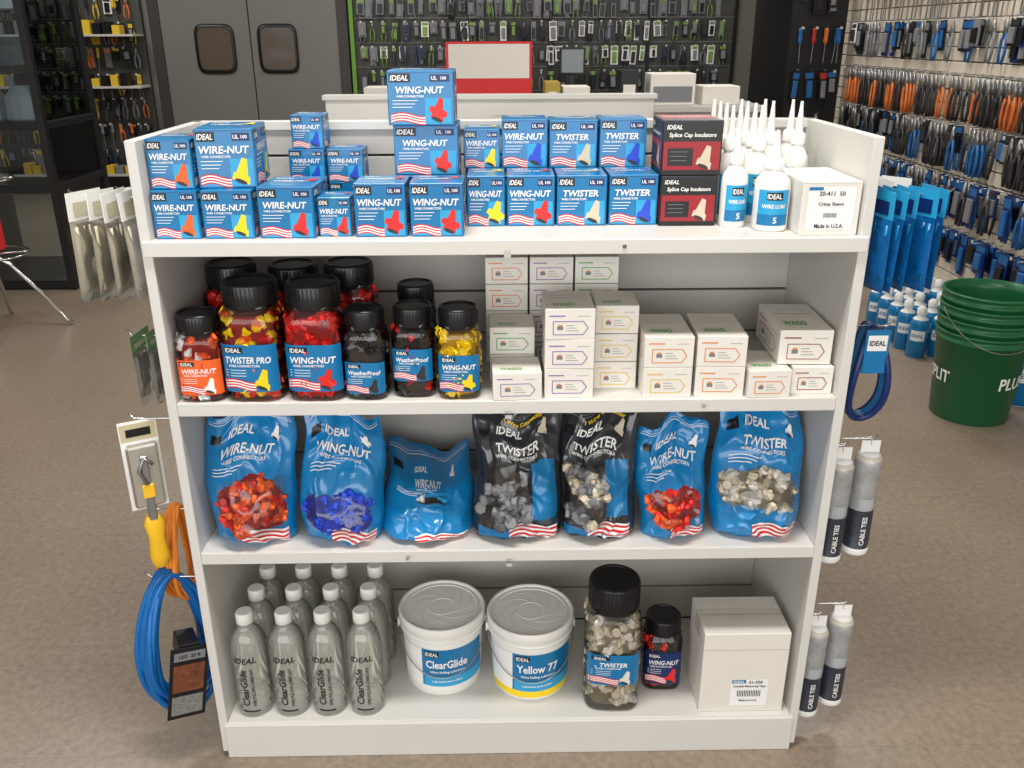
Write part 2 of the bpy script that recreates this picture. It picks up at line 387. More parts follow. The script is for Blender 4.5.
jar('wire_connector_jar',.343,.12,Z4,.043,.178,[NRED,NBLK,NRED],NAVY,'WING-NUT',s=.018,lab=(.15,.6))
# ------------------------------------------------------------------ bags
mat('bag_film_blue',(14,126,188),.24,var=.10,scale=14,coat=.5); mat('bag_film_dark',(42,44,50),.2,coat=.6)
def bag(x,y,z,w,H,T,lean,nuts,title,win,seed,dark=False,wing=False,s=.022,fold=0.0,rz=0.0,ry=0.0,slump=False):
    b=B(); base=MC.get('bag_film_blue') if not dark else MC.get('bag_film_dark')
    def tp(v):
        pts=[(0,.55),(.06,.92),(.22,1.05),(.45,.92),(.68,.55),(.85,.25),(1,.05)]
        if slump: pts=[(0,.6),(.1,1.0),(.35,1.1),(.65,.85),(.85,.5),(1,.12)]
        for (a,p),(c,q) in zip(pts,pts[1:]):
            if v<=c: t=(v-a)/(c-a); t=t*t*(3-2*t); return p+(q-p)*t
        return pts[-1][1]
    def hw(v): return w/2*(1-.05*math.sin(v*5+seed)-.07*(1-v)**6+.02*math.sin(v*13+seed*2)-.06*v)
    def ridge(p): return 1-abs(noise.noise(p))*2
    def surf(u,v,e,sgn):
        vv=max(0,min(1,v))
        t=T*tp(vv)*max(0,1-abs(u)**2.8)**.6
        n=noise.noise(Vector((u*1.8+seed*3,v*3.2,seed)))*.018+max(0,ridge(Vector((u*1.3+v*1.2+seed,v*3.6-u*1.0,seed*5))))**3*.010+max(0,ridge(Vector((u*2.2-v*1.6+seed,v*6+u*1.5,seed*2))))**3*.005
        n*=(1-abs(u)**4)*min(1,.55+tp(vv))
        yy=lean*vv**1.5+fold*max(0,vv-.7)*1.5+.012*math.sin(u*4+seed)*vv**3
        zz=v*H*(1-.02*abs(u)) + (.012*math.sin(u*2.6+seed)+.007*math.sin(u*7+seed*2))*vv**2
        ztop=zz-fold*max(0,vv-.6)*.8
        return (u*hw(v)+.007*math.sin(v*7+seed)*v, yy+(-(t+n+e) if sgn<0 else .55*t+e), max(0.0005,ztop))
    F=lambda u,v,e: surf(max(-1,min(1,u)),v,e,-1)
    def inwin(u,v):
        a,c,d_,e=win; cu,cv=(a+c)/2,(d_+e)/2
        return abs((u-cu)/((c-a)/2))**3+abs((v-cv)/((e-d_)/2))**3<1+.35*math.sin(u*6+v*9+seed)
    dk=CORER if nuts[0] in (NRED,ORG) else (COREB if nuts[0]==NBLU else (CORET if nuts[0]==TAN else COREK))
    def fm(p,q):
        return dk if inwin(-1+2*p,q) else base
    b.grid(lambda p,q:F(-1+2*p,q,0),60,72,fm)
    b.grid(lambda p,q:surf(-1+2*p,q,0,1),16,24,base)
    A=(win[1]-win[0])*w/2*(win[3]-win[2])*H; n=int(A/(s*s)*2.4)
    for i in range(n):
        for _ in range(10):
            u=random.uniform(win[0],win[1]); v=random.uniform(win[2],win[3])
            if inwin(u,v): break
        p=F(u,v,random.uniform(-.003,.001)); add_nut(b,p,s*random.uniform(.85,1.05),random.choice(nuts),wing)
    b.grid(lambda p,q:F(win[0]+(win[1]-win[0])*p,win[2]+(win[3]-win[2])*q,.010),16,16,CLEARD)
    mp=lambda a,c,e:F(a/(w/2),c/H,e+.0010)
    b.rect(-w*.47,w*.47,H*.945,H*.950,mp,WHT if not dark else GREY,.0008,40,1)
    b.rect(-w*.47,w*.47,H*.965,H*.968,mp,WHT if not dark else GREY,.0008,40,1)
    b.rect(-w*.42,-w*.30,H*.80,H*.87,mp,BLK,.0008,8,6)
    b.text('IDEAL',-w*.08,H*.835,H*.055,mp,WHT,w*.38,.0022,slant=.2)
    b.text(title,0,H*.725,H*.062,mp,WHT,w*.74,.0022,slant=.15)
    b.text('WIRE CONNECTORS',-w*.02,H*.665,H*.026,mp,WHT,w*.6,.0022)
    if dark:
        b.text('1 Wire Connector',w*.08,H*.91,H*.03,mp,YEL,w*.55,.0022)
        b.grid(lambda p,q:mp(w*(.14+.28*p),H*(.20+.42*q),.0008),16,28,BLUE)
        b.rect(-w*.44,w*.4,H*.04,H*.12,mp,BLUE,.0010,36,6)
    else:
        for k in range(3): b.rect(-w*.36,-w*(.02+.05*k),H*(.615-.022*k),H*(.621-.022*k),mp,WHT,.0012,14,1)
    for i in range(7):
        a=H*(.025+.018*i)
        b.grid(lambda p,q,a=a:mp(-w*.10+w*.54*p,a+H*.018*q+.007*math.sin(p*5),.0014),24,1,RED if i%2 else WHT)
    nut_art(b,mp,w*.30,H*.84,H*.10,WHT if not dark else TAN,wing,.003)
    return b.obj('wire_connector_bag',(x,y,z),rz,ry=ry)
bag(-.512,.072,Z3,.182,.256,.050,.05,[ORG,NRED,ORG],'WIRE-NUT',(-.55,.80,.12,.54),1.3,ry=-.02)
bag(-.335,.066,Z3,.166,.254,.046,.06,[NBLU,NBLU],'WING-NUT',(-.75,.75,.14,.42),2.7,wing=True,s=.024,ry=.02)
bag(-.166,.092,Z3,.190,.148,.068,.11,[BLUE2,WHT],'WIRE-NUT',(-.2,.4,.50,.56),3.9,fold=.10,slump=True)
bag(.018,.072,Z3,.184,.266,.050,.05,[NGRY,GREY,NGRY],'TWISTER',(-.85,.25,.12,.58),5.1,dark=True,s=.032,ry=.02)
bag(.182,.075,Z3,.158,.264,.048,.05,[NGRY,GREY,TAN],'TWISTER',(-.85,.3,.13,.58),6.4,dark=True,s=.030,rz=-.18,ry=-.03)
bag(.334,.066,Z3,.142,.226,.044,.05,[NRED,ORG,NRED],'WIRE-NUT',(-.72,.72,.15,.50),7.2,s=.024,ry=-.04)
bag(.500,.072,Z3,.184,.266,.053,.06,[TAN,TAN,NWH],'TWISTER',(-.8,.8,.28,.54),8.8,s=.024,ry=.02)
# ------------------------------------------------------------------ lubricant bottles
def lube_bottle(x,y,z):
    b=B(); r=.0375
    b.lathe([(r*.8,0),(r*.97,.004),(r,.012),(r,.165),(r*.97,.180),(r*.85,.196),(r*.6,.210),(r*.44,.217),(r*.42,.224)],LIQ,32,cap=False)
    b.lathe([(r*.40,.2243),(r*.48,.226),(r*.48,.248),(r*.42,.251)],BOTW,20)
    mp=lambda u,v,e:(u,-math.sqrt(max(1e-9,r*r-min(abs(u),r*.999)**2))-e,v)
    b.text('IDEAL',0,.150,.014,mp,BLK,.046,.0008,slant=.2)
    b.text('ClearGlide',-.008,.08,.016,mp,BLK,.100,.0008,vert=True)
    b.text('WIRE PULLING LUBRICANT',.010,.08,.007,mp,BLK,.100,.0008,vert=True)
    b.rect(-.018,.018,.016,.020,mp,BLK,.0008,6,1)
    return b.obj('lubricant_bottle',(x,y,z))
for j in range(3):
    for i in range(4): lube_bottle(-.556+.0815*i+j*.004,.05+.083*j,Z4)
# ------------------------------------------------------------------ buckets
def pail(x,y,z,title,sub,r=.096,H=.185,yel=False):
    b=B(); rb=r*.87
    pr=[(rb*.96,0),(rb,.004)]
    n=6
    pr+=[(rb+(r*.955-rb)*k/n,.004+(H-.03)*k/n) for k in range(1,n+1)]
    b.lathe(pr,BOTW,48)
    b.lathe([(r*.955,H-.038),(r*.99,H-.037),(r*.99,H-.031),(r*.955,H-.030)],BOTW,48,cap=False)
    LG=mat('pail_lid_white',(234,233,229),.45,var=.02,scale=9); LS=mat('pail_lid_rib',(214,213,209),.5)
    b.lathe([(r*.97,H-.026),(r*1.0,H-.024),(r*1.01,H-.004),(r*.99,H),(r*.94,H),(r*.925,H-.005)],LG,48,cap=False)
    b.lathe([(r*.925,H-.005),(r*.86,H-.005),(r*.85,H-.0035),(r*.83,H-.0035),(r*.82,H-.005)],LG,48,cap=False,smooth=False)
    b.lathe([(r*.82,H-.005),(r*.002,H-.005)],LG,48,cap=False,smooth=False)
    b.lathe([(r*.34,H-.005),(r*.33,H-.0042),(r*.30,H-.0042),(r*.29,H-.005)],LG,40,cap=False,smooth=False)
    for k in range(8):
        a=2*math.pi*k/8
        b.tube([(r*(.34+.42*t)*math.cos(a+t*1.2),r*(.34+.42*t)*math.sin(a+t*1.2),H-.0048) for t in [i/8 for i in range(9)]],.0007,LS,4)
    def rad(v): return rb+(r*.955-rb)*(v-.004)/(H-.03)
    mp=lambda u,v,e:(u,-math.sqrt(max(1e-9,(rad(v)+e)**2-min(abs(u),rad(v)*.995)**2)),v)
    U=r*.86
    b.rect(-U,U,.028,H-.055,mp,BLUE,.0006,24,3)
    b.rect(-U,-U*.55,.028,H-.055,mp,WHT,.0010,6,3)
    b.rect(-U*.5,U,.028,.055,mp,BLUE2,.0010,20,2)
    if yel: b.rect(-U,U,.010,.028,mp,YEL,.0008,24,1)
    b.rect(-U*.48,-U*.1,H-.075,H-.060,mp,BLK,.0012,6,1); b.text('IDEAL',-U*.29,H-.0675,.010,mp,WHT,U*.34,.0018)
    b.text(title,U*.1,.090,.022,mp,WHT,U*1.1,.0016)
    b.text(sub,U*.12,.068,.008,mp,WHT,U*1.1,.0016)
    b.text('Lubricante para cables',U*.1,.042,.007,mp,WHT,U*1.1,.0018)
    pts=[(r*1.0*math.cos(a),-r*1.03*math.sin(a)*.98,H-.04-.085*math.sin(a)) for a in [math.pi*k/20 for k in range(21)]]
    b.tube(pts,.0014,STEEL,6)
    for sx in(-1,1): b.box(sx*r*.98-.006,sx*r*.98+.006,-.006,.006,H-.05,H-.03,BOTW,.001)
    return b.obj('lubricant_pail',(x,y,z),0.05)
pail(-.150,.155,Z4,'ClearGlide','Wire Pulling Lubricant')
pail(.048,.135,Z4,'Yellow 77','Wire Pulling Lubricant',yel=True)
def shipping():
    b=B(); w,d,h=.182,.13,.205
    b.box(-w/2,w/2,0,d,0,h,CARTON,.0015)
    mp=face_map(w,d,h,'F'); mt=face_map(w,d,h,'T')
    b.rect(-w*.14,w*.30,h*.08,h*.42,mp,WHT,.0004); b.rect(-w*.13,-w*.13+.03,h*.37,h*.415,mp,BLUE,.0008)
    b.text('IDEAL',-w*.13+.015,h*.393,.007,mp,WHT,.024,.0014)
    b.text('31-350',w*.15,h*.385,.008,mp,BLK,.03); b.text('Conduit Measuring Tape',w*.08,h*.33,.007,mp,BLK,.070); b.text('||||||||||||||',w*.08,h*.24,.016,mp,BLK,.05); b.text('Made in U.S.A.',w*.08,h*.15,.005,mp,BLK)
    b.rect(-w/2+.001,w/2-.001,d*.495,d*.505,mt,GREY,.0008)
    PT=mat('packing_tape',(214,208,196),.25)
    b.rect(-w/2+.001,w/2-.001,d*.36,d*.64,mt,PT,.0006)
    mr=face_map(w,d,h,'L'); b.rect(-.022,.022,h*.8,h-.001,mr,PT,.0006)
    b.rect(-w/2,w/2,h*.795,h*.80,mp,mat('carton_crease',(170,165,155),.7),.0004)
    b.obj('shipping_carton',(.500,.012,Z4),.0)
shipping()
# ------------------------------------------------------------------ gondola shelf unit
def gondola():
    b=B(); W=.625; D=.36; t=.018
    b.box(-W,-W+t,0,D,0.012,1.302,WHITE,.0012); b.box(W-t,W,0,D,0.012,1.302,WHITE,.0012)
    i=W-t-.0005
    for z in(Z2,Z3):
        b.box(-i,i,.004,D-.02,z-.018,z,WHITE,.0008)
        b.box(-i,i,.0,.014,z-.026,z-.0005,WHITE,.001)
    b.box(-W+.004,W-.004,-.004,D-.02,ZT-.02,ZT,WHITE,.0012)
    b.box(-W+.004,W-.004,-.0055,.012,ZT-.026,ZT-.0005,WHITE,.001)
    b.box(-i,i,.0,D-.02,Z4-.018,Z4,WHITE,.001)
    b.box(-W+.012,W-.012,-.006,.012,0,Z4-.004,WHITE,.0015)
    b.box(-i,i,D-.008,D,0.0,1.285,GROOVE)
    z=.094; st=.0762*1.25
    while z<1.28:
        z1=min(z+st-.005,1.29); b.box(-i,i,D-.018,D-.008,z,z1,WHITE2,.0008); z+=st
    b.box(-W+.002,W-.002,D-.024,D+.004,1.285,1.302,WHITE,.001)
    for z in(ZT-.022,Z2-.024,Z3-.024):
        b.box(-.005,.005,-.008,.002,z-.006,z+.004,CLEAR); 
        b.box(-.006,.006,-.010,-.008,z-.008,z-.002,WHITE2)
    for x,z in((.2,ZT-.012),(-.2,Z3-.012),(.36,Z2-.012)): b.box(x-.003,x+.003,-.010,-.004,z-.003,z+.003,CHROME)
    for x in(-.55,.55):
        for y in(.05,.3): b.lathe([(.02,0),(.02,.012),(.008,.016),(.008,.03)],BLKM,12,cx=x,cy=y)
    b.obj('gondola_shelf_unit')
gondola()
def gondola2():
    b=B(); x0,x1=-.61,.53; y0,y1=.42,1.72
    b.box(x0,x1,y1-.03,y1,0,1.265,WHITE,.002)
    b.box(x0-.008,x1+.008,y1-.045,y1+.015,1.253,1.270,WHITE,.002)
    b.box(-.03,.0,y0,y1-.03,0,1.20,WHITE2,.001)
    b.box(x0,x1,y0,y1-.03,0,.12,WHITE,.002)
    for z in(.45,.8,1.1):
        b.box(x0+.06,x1-.06,y0+.01,y1-.04,z-.02,z,WHITE,.001)
    b.box(x0,x1,y0,y0+.02,0,1.18,WHITE2,.001)
    for k in range(12):
        x=x0+.12+.085*k; h=random.uniform(.04,.08); b.box(x,x+.07,1.2,1.3,1.1,1.1+h,random.choice([BLUE,CARTON,BLK,NAVY]),.001)
    b.obj('gondola_shelf_run')
gondola2()
# ------------------------------------------------------------------ side-hung merchandise on the unit
def hook(b,x,y,z,L):
    s=1 if L>0 else -1
    b.tube([(x,y,z+.03),(x,y,z),(x+L*.9,y,z),(x+L,y,z+.012)],.0022,CHROME,6)
    b.box(min(x,x+s*.003),max(x,x+s*.003),y-.012,y+.012,z-.01,z+.04,BLKM)
def packs(name,x0,n,dx,y,z,w,h,body,head,th=.006,extra=None,hh=.035):
    b=B(); s=1 if dx>0 else -1
    hook(b,x0,y,z,dx*n+s*.02)
    for i in range(n):
        X=x0+s*.018+dx*i; jy=random.uniform(-.012,.012); tl=random.uniform(-.06,.06)
        M0=b.M; b.M=Matrix.Translation((X,y+jy,z))@Matrix.Rotation(tl,4,'X')@Matrix.Rotation(random.uniform(-.2,.2)+.15*s,4,'Z')@Matrix.Rotation(random.uniform(-.05,.05),4,'Y')
        b.box(-.0006,.0006,-w/2,w/2,-hh,.012,head)
        q1=random.uniform(0,9)
        ff=lambda p,q:th*math.sin(p*math.pi)**.5*math.sin(q*math.pi)**.4+.004*noise.noise(Vector((p*4,q*6,q1)))*math.sin(p*math.pi)
        b.grid(lambda p,q:(ff(p,q),-w/2+w*p,-hh-(h-hh)*q),12,16,body)
        b.grid(lambda p,q:(-ff(p,q),-w/2+w*p,-hh-(h-hh)*q),12,16,body)
        if extra:
            for k in range(5):
                yy=-w*.36+w*.18*k
                b.tube([(0,yy,-hh-.01),(0,yy,-h+.02)],.005,extra,5)
        b.rect(-w*.35,w*.35,-hh+.006,-.005,lambda u,v,e:(-s*(.0012+e),-s*u,v),NAVY if s>0 else mat('header_beige',(190,184,160),.5))
        b.M=M0
    b.obj(name)
PLW=mat('frosted_pouch',(200,196,182),.35,bump=.3,var=.12,scale=40); 
CLP=film('clear_pouch',(226,224,214),.25,.2,.35,(215,210,196))
BEI=mat('beige_parts',(205,196,172),.5)
packs('hanging_pouch',-.626,4,-.026,.04,1.205,.085,.175,CLP,WHT,.008,extra=BEI)
packs('hanging_pouch',-.626,3,-.026,.17,1.19,.085,.16,CLP,WHT,.008,extra=BEI)
packs('blister_pack',-.626,3,-.024,.10,.935,.07,.13,CLP,mat('header_dim_green',(120,150,110),.5),.007,extra=GREY,hh=.02)
BPK=mat('pouch_blue_gloss',(12,86,146),.25,var=.5,scale=70)
packs('hanging_pouch',.626,5,.026,.04,1.20,.075,.165,BPK,BLUE2,.008,extra=BLUE)
packs('hanging_pouch',.626,4,.028,.17,1.20,.075,.175,BPK,WHT,.008,extra=BLUE2)
b=B(); hook(b,.626,.06,.955,.09)
pts=[]
for k in range(40):
    a=2*math.pi*k/40; pts.append((.680+.032*math.sin(a)*(1-.35*math.cos(a)),.06+.012*math.cos(a*2),.860+.092*math.cos(a)))
for dd in(-.014,-.005,.005,.014): b.tube([(p[0],p[1]+dd,p[2]) for p in pts],.007,NAVY if abs(dd)>.01 else BLUE,8,closed=True)
b.box(.660,.705,.033,.038,.870,.955,BLUE,.001); b.rect(.664,.700,.915,.945,lambda u,v,e:(u,.033-e,v),WHT); b.text('IDEAL',.682,.93,.010,lambda u,v,e:(u,.0325-e,v),BLK,.03); b.obj('strap_loop')
FOIL=mat('crinkled_foil_wrap',(176,178,180),.3,metal=.3,var=.35,scale=60,bump=.8)
DKW=mat('dark_patterned_wrap',(50,54,66),.35,var=.8,scale=90)
def canister(x,y,z,h=.24,r=.027):
    b=B()
    b.lathe([(r*.9,0),(r,.004),(r,h*.06),(r*.97,h*.065),(r*.97,h*.44),(r*.97,h*.8),(r,h*.81),(r*.98,h*.9),(r*.8,h*.94),(r*.5,h*.96)],[WHT,WHT,WHT,DKW,FOIL,FOIL,FOIL,PLW,WHT],20)
    mp=lambda u,v,e:(u,-math.sqrt(max(1e-9,(r+e)**2-min(abs(u),r*.995)**2)),v)
    b.rect(-r*.5,r*.5,h*.46,h*.56,mp,mat('label_grey',(170,176,182),.4),.0005,10,1)
    b.text('CABLE TIES',0,h*.25,.010,mp,WHT,.08,.0012,vert=True)
    b.box(-r*.7,r*.7,-.001,.001,h*.93,h*1.06,WHT); b.tube([(0,0,h*1.02),(0,.0,h*1.1)],.0015,CHROME)
    return b,h
for (x,y,z) in [(.664,.07,.445),(.728,.09,.450),(.662,.06,.050),(.722,.08,.062)]:
    b,h=canister(x,y,z); 
    b.tube([(.626-x,.0,h*1.08),(.0,.0,h*1.08),(.012,0,h*1.1)],.0022,CHROME,6)
    b.obj('hanging_canister',(x,y,z))
b=B(); hook(b,-.626,.04,.79,-.09)
HY=mat('handle_yellow',(236,186,40),.4)
M0=b.M; b.M=Matrix.Translation((-.70,.03,.665))@Matrix.Rotation(.5,4,'Z')
b.box(-.034,.034,-.001,.001,-.06,.125,WHT,.0)
b.box(-.028,.028,-.02,-.001,-.05,.08,CLP,.004); b.box(-.032,.032,-.0015,-.001,.085,.12,mat('header_tan',(196,186,150),.5)); b.rect(-.022,.022,.094,.110,lambda u,v,e:(u,-.002-e,v),BLK)
b.box(-.008,.008,-.022,-.004,-.09,.06,STEEL,.003); b.box(-.011,.011,-.023,-.004,-.03,.0,HY,.002)
b.tube([(0,-.022,.0),(-.012,-.022,.03),(.0,-.022,.055),(.014,-.022,.04)],.004,STEEL,6)
b.lathe([(.008,-.190),(.015,-.185),(.019,-.165),(.015,-.12),(.020,-.09),(.013,-.072)],HY,14,cy=-.010,sy=.8)
b.M=M0; b.obj('cable_cutter_tool')
def coil(c,a_,h_,ang,m,n,r,sp=.02):
    b=B()
    for i in range(n):
        ox=random.uniform(-sp,sp); s1=random.uniform(.72,1.06); s2=random.uniform(.84,1.03); ph=random.uniform(0,6)
        pts=[]
        for k in range(36):
            t=2*math.pi*k/36; u=a_*s1*math.sin(t)*(1-.30*math.cos(t)); v=h_*s2*math.cos(t)+(1-s2)*h_*.7
            o=ox*(1-.6*max(0,math.cos(t)))+.006*math.sin(2*t+ph)
            pts.append((c[0]+u*math.cos(ang)-o*math.sin(ang),c[1]+u*math.sin(ang)+o*math.cos(ang),c[2]+v))
        b.tube(pts,r,m,7,closed=True)
    hook(b,-.626,c[1],c[2]+h_-.01,-.12)
    return b
ORC=mat('cord_orange',(236,140,45),.45)
CBL=mat('cord_blue',(10,100,172),.35)
b=coil((-.685,.10,.46),.045,.110,1.2,ORC,8,.005); b.obj('extension_cord')
b=coil((-.703,.05,.275),.075,.165,.85,CBL,28,.006,.028)
M0=b.M; b.M=Matrix.Translation((-.685,.012,.215))@Matrix.Rotation(.55,4,'Z')@Matrix.Rotation(.18,4,'Y')
b.box(-.038,.038,-.034,-.030,-.085,.085,BLK,.001); mp=lambda u,v,e:(u,-.034-e,v)
b.rect(-.031,.031,.055,.075,mp,GREY); b.text('12/3  25 ft',0,.065,.008,mp,BLK,.05); b.rect(-.031,.031,-.02,.045,mp,mat('label_dim_photo',(110,62,40),.5,var=.8,scale=80)); b.rect(-.031,.031,-.075,-.03,mp,mat('label_text_block',(120,120,118),.5,var=.9,scale=220))
b.box(-.02,.02,-.030,.03,.05,.09,BLK,.002)
b.M=M0; b.obj('extension_cord')
# ------------------------------------------------------------------ room
def room():
    XL,XR,YF,YB,ZC=-5.4,2.62,-4.6,7.62,3.1
    fm=bpy.data.materials.new('floor_vinyl_tile'); fm.use_nodes=True; nt=fm.node_tree; p=nt.nodes['Principled BSDF']
    tc=nt.nodes.new('ShaderNodeTexCoord'); br=nt.nodes.new('ShaderNodeTexBrick'); br.offset=0; 
    br.inputs['Scale'].default_value=1; br.inputs['Brick Width'].default_value=.305; br.inputs['Row Height'].default_value=.305; br.inputs['Mortar Size'].default_value=.001; br.inputs['Mortar Smooth'].default_value=.3
    br.inputs['Color1'].default_value=lin((145,130,114))+(1,); br.inputs['Color2'].default_value=lin((141,127,111))+(1,); br.inputs['Mortar'].default_value=lin((128,114,100))+(1,)
    n1=nt.nodes.new('ShaderNodeTexNoise'); n1.inputs['Scale'].default_value=1.6; n1.inputs['Detail'].default_value=5
    n2=nt.nodes.new('ShaderNodeTexNoise'); n2.inputs['Scale'].default_value=55; n2.inputs['Detail'].default_value=5; n2.inputs['Roughness'].default_value=.7
    for n in(br,n1,n2): nt.links.new(tc.outputs['Object'],n.inputs['Vector'])
    r1=nt.nodes.new('ShaderNodeMapRange'); r1.inputs[3].default_value=.82; r1.inputs[4].default_value=1.18; nt.links.new(n1.outputs['Fac'],r1.inputs[0])
    r2=nt.nodes.new('ShaderNodeMapRange'); r2.inputs[1].default_value=.3; r2.inputs[2].default_value=.7; r2.inputs[3].default_value=.72; r2.inputs[4].default_value=1.2; nt.links.new(n2.outputs['Fac'],r2.inputs[0])
    mu=nt.nodes.new('ShaderNodeMath'); mu.operation='MULTIPLY'; nt.links.new(r1.outputs[0],mu.inputs[0]); nt.links.new(r2.outputs[0],mu.inputs[1])
    vm=nt.nodes.new('ShaderNodeVectorMath'); vm.operation='SCALE'; nt.links.new(br.outputs['Color'],vm.inputs[0]); nt.links.new(mu.outputs[0],vm.inputs['Scale'])
    nt.links.new(vm.outputs[0],p.inputs['Base Color'])
    rr=nt.nodes.new('ShaderNodeMapRange'); rr.inputs[3].default_value=.22; rr.inputs[4].default_value=.42; nt.links.new(n1.outputs['Fac'],rr.inputs[0]); nt.links.new(rr.outputs[0],p.inputs['Roughness'])
    b=B(); b.box(XL,XR+.1,YF,YB+.1,-.1,0,fm); b.obj('floor')
    WL=mat('wall_paint_grey',(118,114,108),.8,var=.05,scale=3)
    CE=mat('ceiling_tile',(200,198,192),.9)
    b=B(); b.box(XL,XR+.1,YF,YB+.1,ZC,ZC+.1,CE); b.obj('ceiling')
    b=B(); b.box(XL,XR+.1,YB,YB+.1,0,ZC,WL); b.obj('wall_back')
    b=B(); b.box(XL-.1,XL,YF,YB,0,ZC,WL); b.obj('wall_left')
    SW=mat('slatwall_cream',(204,194,178),.55,var=.04,scale=4)
    b=B(); b.box(XR,XR+.1,YF,YB,0,ZC,GROOVE)
    z=.02
    while z<2.6:
        b.box(XR-.018,XR,YF,YB-.0,z,z+.070,SW,.003); z+=.0762
    b.obj('wall_right')
    b=B(); b.box(XR-.035,XR-.018,YF,YB,0,.10,WHITE,.003); b.obj('baseboard_right')
    b=B(); b.box(XL,XL+.015,YF,YB,0,.10,BLKM,.003); b.obj('baseboard_left')
    b=B(); b.box(XL,XR+.1,YF-.1,YF,0,.5,WL); b.box(XL,XR+.1,YF-.1,YF,2.7,ZC,WL)
    for k in range(6):
        x=XL+(XR-XL)*k/5; b.box(x-.05,x+.05,YF-.1,YF,.5,2.7,BLKM)
    b.obj('wall_front')
    DG=mat('door_grey',(108,105,101),.45,var=.05,scale=2); DF=mat('door_frame_dark',(52,50,48),.5)
    for k,(xa,xb) in enumerate([(-3.22,-2.385),(-2.375,-1.54)]):
        b=B(); b.box(xa,xb,YB-.075,YB-.03,.01,2.08,DG,.003)
        wc=-2.72 if k==0 else -2.12
        M0=b.M; b.M=Matrix.Translation((wc,YB-.078,1.345))@Matrix.Rotation(math.pi/2,4,'X')
        b.lathe([(.19,0),(.19,.012),(.165,.014)],BLKM,40,e=6,sy=1.18); b.lathe([(.158,.0141),(.158,.016)],mat('door_window_glow',(84,74,64),.12,emit=.04),40,e=7,sy=1.2)
        b.M=M0
        b.box(xa,xb,YB-.08,YB-.07,.01,.28,STEEL,.002)
        b.obj('door_%d'%(k+1))
    b=B(); b.box(-3.32,-3.22,YB-.09,YB,0,2.15,DF,.003); b.box(-1.54,-1.44,YB-.09,YB,0,2.15,DF,.003); b.box(-3.32,-1.44,YB-.09,YB,2.08,2.18,DF,.003); b.obj('trim_1')
room()
# ------------------------------------------------------------------ wall merchandise
HOR=[mat('grip_blue',(34,96,156),.4),mat('grip_orange',(205,112,52),.4),mat('grip_yellow',(212,178,56),.4),mat('grip_red',(168,48,44),.4),mat('grip_lime',(116,150,70),.4),NBLK,GREY]
def pliers(b,m,s=1):
    for q in(-1,1):
        b.tube([(q*.008*s,-.01,-.06*s),(q*.022*s,-.012,-.10*s),(q*.024*s,-.012,-.15*s),(q*.014*s,-.012,-.20*s)],.0075*s,m,5)
    b.tube([(0,-.01,.0),(0,-.01,-.03*s),(0,-.01,-.07*s)],.01*s,STEEL,5,rr=[.004*s,.012*s,.014*s])
def driver(b,m,s=1):
    b.lathe([(.012*s,0),(.016*s,-.01*s),(.013*s,-.05*s),(.016*s,-.08*s),(.008*s,-.10*s)],m,6,cy=-.018,smooth=False)
    b.box(-.003,.003,-.021,-.015,-.22*s,-.10*s,STEEL)
def cardp(b,m,s=1,head=None):
    w=random.choice([.05,.065,.08])*s; h=random.choice([.12,.15,.19])*s
    b.box(-w/2,w/2,-.004,0,-h,0,random.choice([WHT,BLK,BLK,NAVY,GREY]) if head is None else head)
    b.box(-w*.42,w*.42,-.005,-.004,-h*.25,-h*.05,m)
    b.box(-w*.3,w*.3,-.02,-.004,-h*.9,-h*.32,random.choice([m,BLK,GREY]),.003)
TAGM=mat('price_tag_dim',(190,188,182),.5)
def rowm(b,Mw,L0,L1,z,sp,kind,cols,s=1,head=None):
    x=L0
    while x<L1:
        m=random.choice(cols)
        n=random.choice([1,2,3])
        b.M=Mw@Matrix.Translation((x,0,z))
        b.tube([(0,0,.012),(0,-.04-.022*n,.010)],.0022,STEEL,4)
        if random.random()<.6: b.box(-.010,.010,-.05-.022*n,-.048-.022*n,-.008,.008,TAGM)
        for i in range(n):
            b.M=Mw@Matrix.Translation((x,-.012-.024*i,z))@Matrix.Rotation(random.uniform(-.08,.08),4,'Y')
            k=kind if isinstance(kind,str) else random.choice(kind)
            if k=='p': pliers(b,m,s)
            elif k=='d': driver(b,m,s)
            else: cardp(b,m,s,head)
        x+=sp*random.uniform(.9,1.3)
    b.M=Matrix.Identity(4)
MR=Matrix.Translation((2.60,0,0))@Matrix.Rotation(-math.pi/2,4,'Z')
def RW(name,y0,y1,rows):
    b=B()
    for (z,sp,kind,cols,s,head) in rows: rowm(b,MR,-y1,-y0,z,sp,kind,cols,s,head)
    b.obj(name)
H=HOR
RW('slatwall_tool_display',1.9,5.2,[(1.80,.085,'d',[H[1],H[2],H[2]],1.2,None),(1.53,.11,['c','c','p'],[H[5],H[6],H[0]],1.1,None),
 (1.24,.085,'p',[H[1],H[5],H[5],H[1]],1.2,None),(.98,.075,['p','p','c'],[H[0],H[0],H[5],H[5]],1.2,BLK),(.70,.07,['p','c'],[H[0],H[0],H[5]],1.15,NAVY),(.42,.09,'c',[H[0]],1.2,NAVY)])
RW('slatwall_tool_display',6.6,7.3,[(1.70,.085,'c',[H[5],H[1],H[2]],1.3,BLK),(1.42,.085,['c','d'],[H[5],H[2],H[4]],1.3,BLK),(1.15,.09,'c',[H[0],H[1],H[6]],1.3,None),(.88,.09,'c',[H[0],H[6]],1.3,None),(.6,.09,'c',[H[0],H[5]],1.3,None)])
b=B(); b.box(2.16,2.56,5.42,5.47,.0,2.3,BLKM,.004); b.box(2.16,2.56,6.4,6.45,0,2.3,BLKM,.004); b.box(2.16,2.56,5.46,6.4,0,.12,BLKM,.004); b.box(2.16,2.56,5.46,6.4,2.2,2.3,BLKM,.004)
